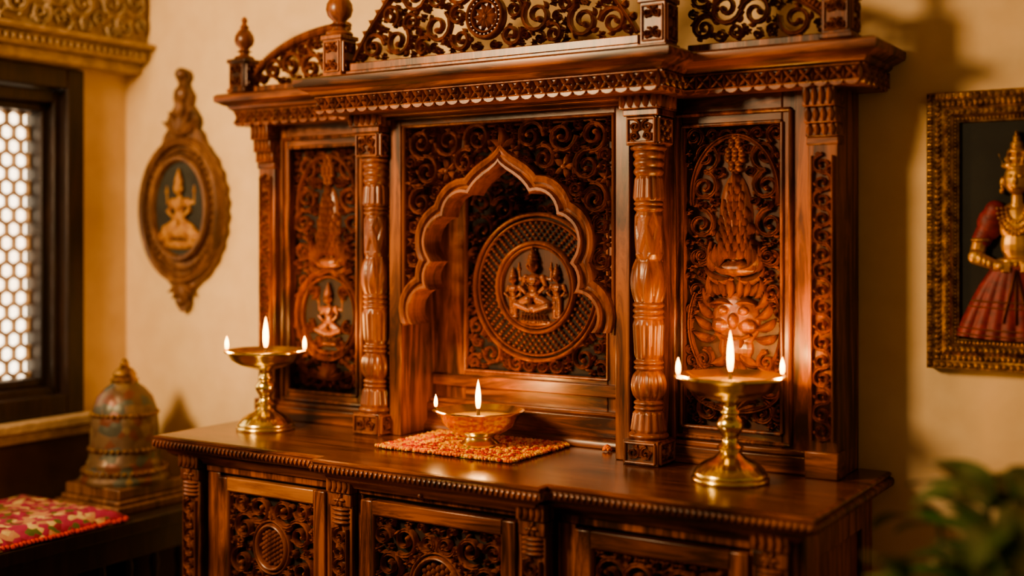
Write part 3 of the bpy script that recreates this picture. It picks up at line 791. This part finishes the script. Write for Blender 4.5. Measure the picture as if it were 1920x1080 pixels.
# ================================================================== OVAL PLAQUE
E=empty('oval_wall_plaque'); px,pz=-1.165,1.325; F=front(-.004)
mb=MB()
def hwid(z):
    prof=[(1.045,.004),(1.06,.020),(1.075,.024),(1.085,.016),(1.10,.022),(1.115,.040),(1.13,.060),(1.15,.075)]
    prof2=[(1.50,.085),(1.53,.075),(1.55,.055),(1.575,.060),(1.60,.044),(1.615,.028),(1.64,.036),(1.66,.020),(1.675,.014),(1.69,.024),(1.705,.020),(1.715,.003)]
    def itp(p,z):
        for (a,ra),(b,rb) in zip(p,p[1:]):
            if a<=z<=b: return ra+(rb-ra)*(z-a)/(b-a)
        return 0
    q=1-((z-pz)/.208)**2
    return max(itp(prof,z),itp(prof2,z),.166*sqrt(q) if q>0 else 0)
zs=[1.045+.67*i/150 for i in range(151)]
L_=[(px-hwid(z)*(1+.02*sin(z*160)),z) for z in zs]; R_=[(px+hwid(z)*(1+.02*sin(z*160)),z) for z in zs]
n=len(zs); vs=[F(u,v,0) for u,v in L_]+[F(u,v,.018) for u,v in L_]+[F(u,v,.018) for u,v in R_]+[F(u,v,0) for u,v in R_]
fs=[]
for i in range(n-1):
    for k in range(3): fs.append((k*n+i,k*n+i+1,(k+1)*n+i+1,(k+1)*n+i))
mb.add(vs,fs)
Fp=front(-.022)
mb.ribbon(ringpts(px,pz,.150,.190,72),.012,.018,Fp,PG,True)
mb.ribbon(ringpts(px,pz+.005,.108,.138,72),.010,.022,Fp,PR,True)
for i in range(48):
    a=2*pi*i/48; mb.ell(px+.129*cos(a),pz+.164*sin(a),0,.008,.008,.014,Fp,8,6)
for (z,r_) in ((1.70,.02),(1.645,.026)): mb.ell(px,z,0,r_,r_*.9,.02,Fp)
for k in range(5): mb.leaf(px,1.53,pi/2+(k-2)*.5,.075,.014,.018,Fp); mb.leaf(px,1.125,-pi/2+(k-2)*.5,.05,.011,.016,Fp)
mb.leaf(px,1.58,pi/2,.06,.016,.02,Fp); mb.ell(px,1.075,0,.018,.014,.02,Fp)
mb.build('plaque_frame',W_P,E)
mb=MB(); mb.prism(ringpts(px,pz+.005,.104,.134,48),Fp,-.002,.004); mb.build('plaque_canvas',TEALC,E)
mb=MB(); deity(mb,front(-.026),px,pz-.110,.215,k=.8)
for s in (-1,1): mb.cap(px+s*.02,pz-.050,px+s*.066,pz-.072,.022,.016,.004,front(-.026))
mb.ell(px,pz-.095,0,.074,.012,.012,front(-.026)); mb.build('plaque_painted_figure',OCHRE,E,remesh=.0025)

# ================================================================== FRAMED DEITY
E=empty('framed_deity_picture'); fx0,fx1,fz0,fz1=.828,1.168,1.005,1.516
F=front(-.004); mb=MB()
def rectpath(o): return [(fx0+o,fz0+o),(fx1-o,fz0+o),(fx1-o,fz1-o),(fx0+o,fz1-o)]
def rsweep(prof):
    k=len(prof); vs=[]
    for i in range(4):
        for (o,d) in prof:
            vs.append(F(*rectpath(o)[i],d))
    fs=[(i*k+q,i*k+q+1,((i+1)%4)*k+q+1,((i+1)%4)*k+q) for i in range(4) for q in range(k-1)]
    mb.add(vs,fs)
rsweep([(0,0),(0,.022),(.004,.030),(.010,.032),(.018,.026),(.026,.024),(.034,.030),(.042,.028),(.048,.018),(.056,.014),(.058,.006),(.058,0)])
r=random.Random(8)
for (o,rad,dd) in ((.008,.0062,.030),(.021,.0050,.026),(.037,.0052,.028),(.050,.0036,.017)):
    P=rectpath(o)
    for i in range(4):
        a,b=P[i],P[(i+1)%4]; l=hypot(b[0]-a[0],b[1]-a[1]); n=int(l/(rad*1.9))
        for j in range(n):
            t=j/n; mb.ell(a[0]+(b[0]-a[0])*t,a[1]+(b[1]-a[1])*t,dd,rad,rad,rad*.9,F,7,5)
mb.build('gilded_frame',GOLD,E)
mb=MB(); mb.box(fx0+.055,fx1-.055,-.012,-.004,fz0+.055,fz1-.055); mb.build('canvas',CANV,E)
Fd=front(-.013); bx=.985; g=MB(); c=MB()
g.ell(bx,1.352,.010,.023,.029,.017,Fd,16,12); g.ell(bx,1.350,.026,.0042,.009,.006,Fd); g.ell(bx,1.337,.025,.007,.0025,.004,Fd)
for s in (-1,1):
    g.ell(bx+s*.009,1.357,.025,.005,.0024,.003,Fd); g.ell(bx+s*.025,1.347,.008,.005,.011,.006,Fd); g.ell(bx+s*.026,1.332,.008,.0045,.006,.006,Fd)
for (z,w,hh) in ((1.377,.028,.008),(1.389,.022,.009),(1.402,.017,.009),(1.414,.012,.009),(1.425,.007,.008),(1.434,.003,.006)): g.ell(bx,z,.010,w,hh,.014,Fd,14,8)
for k in range(5): g.leaf(bx+(k-2)*.010,1.376,pi/2-(k-2)*.2,.026,.006,.026,Fd)
g.cap(bx,1.32,bx,1.305,.011,.012,.008,Fd)
g.ell(bx,1.275,.004,.036,.038,.018,Fd,16,10); g.ell(bx,1.235,.004,.030,.034,.016,Fd,16,10)
for (rr_,n_) in ((.022,11),(.032,15),(.042,17)):
    for k in range(n_):
        a=pi+pi*k/(n_-1); g.ell(bx+rr_*.75*cos(a),1.300+rr_*1.1*sin(a),.020,.0032,.0032,.005,Fd,7,5)
g.ell(bx,1.205,.006,.040,.009,.018,Fd,16,8)
for k in range(9): g.ell(bx+(k-4)*.0085,1.198,.018,.004,.006,.006,Fd,7,5)
for s in (-1,1):
    c.cap(bx+s*.038,1.296,bx+s*.060,1.245,.019,.018,.006,Fd,8); c.ell(bx+s*.047,1.272,.006,.023,.030,.014,Fd)
    g.cap(bx+s*.064,1.240,bx+s*.070,1.212,.0145,.014,.008,Fd,6); g.cap(bx+s*.070,1.212,bx+s*.034,1.196,.014,.010,.016,Fd,6)
    for k in range(3): g.ell(bx+s*(.060-.008*k),1.208-.004*k,.019,.006,.010,.010,Fd)
    g.ell(bx+s*.026,1.196,.020,.011,.009,.008,Fd)
    for k in range(4): g.cap(bx+s*.022,1.199-.004*k,bx+s*.010,1.202-.005*k,.0028,.0022,.024,Fd,4)
    g.ell(bx+s*.062,1.243,.008,.019,.005,.015,Fd)
g.build('gold_figure',GOLDP,E,remesh=.0011)
nz,nu=24,80; vs=[];fs=[]
for j in range(nz+1):
    q=j/nz; z=1.198-.130*q; hw=.038+.072*q**.75
    for i in range(nu+1):
        f=i/nu*2-1; d=.004+.018*sqrt(max(0,1-f*f))+.0045*q*abs(sin(f*(13)))-.001
        vs.append(Fd(bx+f*hw,z-.006*cos(f*pi/2)*q,d if 0<i<nu else 0))
for j in range(nz):
    for i in range(nu): a=j*(nu+1)+i; fs.append((a,a+1,a+nu+2,a+nu+1))
c.add(vs,fs)
c.build('red_sari',REDC,E,ang=180)
gb=MB()
for q in (.50,.58,.88,.96):
    hw=.038+.072*q**.75; z=1.198-.130*q
    gb.ribbon([(bx+hw*(k/10-1)*.985,z-.006*cos((k/10-1)*pi/2)*q) for k in range(21)],.0018,.0275 if q<.7 else .0285,Fd,PR,hs=[.35+.65*sqrt(max(0,1-(k/10-1)**2)) for k in range(21)])
for k in range(3): gb.leaf(bx,1.19,-pi/2+(k-1)*.22,.10,.005,.028,Fd)
gb.build('gold_sari_trim',GOLDP,E)

# ================================================================== BENCH, BELL, THROW
BZ=.55
E=empty('wooden_bench'); mb=MB()
bx0,bx1,by0,by1=-1.40,-1.0,-1.5,-.01
mb.box(bx0,bx1,by0,by1,BZ-.035,BZ); mb.box(bx0+.02,bx1-.02,by0+.02,by1-.02,BZ-.10,BZ-.035)
for x in (bx0+.03,bx1-.075):
    for y in (by0+.03,-.80,by1-.08): mb.box(x,x+.045,y,y+.045,0,BZ-.10)
mb.box(bx1-.065,bx1-.035,by0+.03,by1-.03,.14,.18)
mb.build('bench_top_and_legs',W_DK,E,bevel=.004)
mb=MB()
for i in range(16):
    y=by0+.12+i*.083
    mb.lathe(bx1-.05,y,.18,[(.006,0),(.014,.02),(.009,.05),(.016,.11),(.016,.16),(.008,.2),(.013,.24),(.008,.27)],12)
mb.build('bench_balusters',W_DK,E)
E=empty('painted_temple_bell'); x,y=-1.185,-.20; mb=MB()
w=.125
for (a,z0_,z1_) in ((w,0,.022),(w-.012,.022,.034),(w-.02,.034,.062)): mb.box(x-a,x+a,y-a,y+a,BZ+z0_,BZ+z1_)
mb.build('bell_plinth',W_P,E,bevel=.004)
mb=MB(); mb.lathe(x,y,BZ,[(0,.062),(.112,.062),(.114,.072),(.106,.082),(.108,.090),(.094,.10),(.096,.112),(.090,.122),(.087,.15),(.086,.19),(.084,.22),(.080,.25),(.070,.28),(.052,.302),(.034,.316),(.030,.322),(0,.322)],48,lambda t,z,r:r*(1+.015*sin(8*t)))
mb.build('bell_body',BELLM,E)
mb=MB(); mb.lathe(x,y,BZ,[(.0,.318),(.034,.318),(.036,.326),(.028,.332),(.030,.340),(.022,.352),(.010,.360),(.012,.366),(.006,.378),(0,.382)],28)
for zz,rr in ((.092,.106),(.148,.090),(.238,.083)):
    for i in range(36):
        a=2*pi*i/36; mb.ell(x+rr*cos(a),BZ+zz,y+rr*sin(a),.006,.006,.006,Fi,6,5)
mb.build('bell_brass_crown_and_beads',GOLD,E)
E=empty('floral_throw'); mb=MB(); vs=[];fs=[]; n1,n2=40,60
for j in range(n2+1):
    for i in range(n1+1):
        u=i/n1; v=j/n2; e=min(u,1-u,v*1.5,(1-v)*1.5)
        hgt=.038*min(1,(e*9))**.5+.004*sin(u*14)*sin(v*20)+.002
        vs.append((-1.39+.385*u,-1.1+.76*v,BZ+max(.001,hgt)))
for j in range(n2):
    for i in range(n1): a=j*(n1+1)+i; fs.append((a,a+1,a+n1+2,a+n1+1))
mb.add(vs,fs); mb.build('throw_cloth',THROW,E)
mb=MB(); r=random.Random(3)
for j in range(70):
    y=-1.09+.74*j/69; mb.ell(-1.006+r.uniform(-.004,.004),BZ+.008,y,.007,.006,.006,Fi,6,5)
for j in range(36): mb.ell(-1.39+.38*j/35,BZ+.008,-.342+r.uniform(-.004,.004),.006,.006,.008,Fi,6,5)
mb.build('throw_fringe',REDF,E)

# ================================================================== PLANT
E=empty('potted_plant'); ox,oy=1.12,-.80; mb=MB()
mb.lathe(ox,oy,0,[(0,0),(.10,0),(.12,.02),(.15,.25),(.165,.28),(.165,.32),(.15,.32),(.145,.29),(0,.29)],40); mb.build('pot',POTM,E)
mb=MB(); mb.lathe(ox,oy,0,[(0,.295),(.146,.295)],30); mb.build('soil',SOIL,E)
ml=MB(); ms=MB(); r=random.Random(14)
def tube(mb,pts,rad):
    k=6; vs=[]
    for i,p in enumerate(pts):
        for q in range(k): vs.append((p.x+rad*cos(2*pi*q/k),p.y+rad*sin(2*pi*q/k),p.z))
    mb.add(vs,[(i*k+q,i*k+(q+1)%k,(i+1)*k+(q+1)%k,(i+1)*k+q) for i in range(len(pts)-1) for q in range(k)])
def pleaf(p,dirn,ln,w):
    d=dirn.normalized(); side=d.cross(Vector((0,0,1))).normalized(); up=side.cross(d)
    n=10; vs=[];fs=[]
    for i in range(n+1):
        t=i/n; ww=w*sin(pi*min(1,.04+.96*t))**.75*(1-.25*t)
        c=p+d*ln*t-Vector((0,0,1))*ln*.38*t*t
        for q in (-1,-.5,0,.5,1): vs.append(tuple(c+side*ww*q+up*(abs(q)*ww*.28)))
    for i in range(n):
        for q in range(4): fs.append((i*5+q,i*5+q+1,i*5+q+6,i*5+q+5))
    ml.add(vs,fs)
for k in range(130):
    a=r.uniform(0,2*pi); rad=r.uniform(.02,.17); top=r.uniform(.60,.965)-rad*.4+.04*cos(a)*rad/.17
    b=Vector((ox+.05*cos(a),oy+.05*sin(a),.29)); t_=Vector((ox+rad*cos(a),oy+rad*sin(a),top))
    pts=[b.lerp(t_,i/8)+Vector((0,0,.05*sin(pi*i/8))) for i in range(9)]
    tube(ms,pts,.003)
    pleaf(pts[-1],Vector((cos(a+r.uniform(-.6,.6)),sin(a+r.uniform(-.6,.6)),r.uniform(.1,.9))),r.uniform(.11,.16),r.uniform(.026,.040))
ml.build('leaves',LEAFM,E,ang=180); ms.build('stems',STEMM,E)

# ================================================================== LIGHT
def area(name,loc,tgt,size,p,col):
    l=bpy.data.lights.new(name,'AREA'); l.size=size; l.energy=p; l.color=col
    o=bpy.data.objects.new(name,l); o.location=loc
    o.rotation_euler=(Vector(tgt)-Vector(loc)).to_track_quat('-Z','Y').to_euler(); bpy.context.scene.collection.objects.link(o); return l
k_=area('key_area_light',(-1.0,-2.3,2.05),(-.25,0,1.22),.5,41,(1,.67,.36))  # unseen warm key light from the left front, not a lantern
k_.spread=math.radians(125)
w=bpy.data.worlds.new('room_ambient'); bpy.context.scene.world=w; w.use_nodes=True
w.node_tree.nodes['Background'].inputs[0].default_value=(1,.62,.34,1); w.node_tree.nodes['Background'].inputs[1].default_value=.23
try:
    bpy.context.scene.view_settings.look='AgX - Medium High Contrast'
except Exception as e: print('look',e)

# ================================================================== CAMERA
cd=bpy.data.cameras.new('camera'); cd.sensor_width=36; cd.lens=2250/1920*36; cd.shift_y=-90/1920
cd.dof.use_dof=True; cd.dof.focus_distance=2.46; cd.dof.aperture_fstop=1.05
co=bpy.data.objects.new('camera',cd); co.location=(1.37,-2.33,1.243); co.rotation_euler=(pi/2,0,math.radians(32.3))
bpy.context.scene.collection.objects.link(co); bpy.context.scene.camera=co
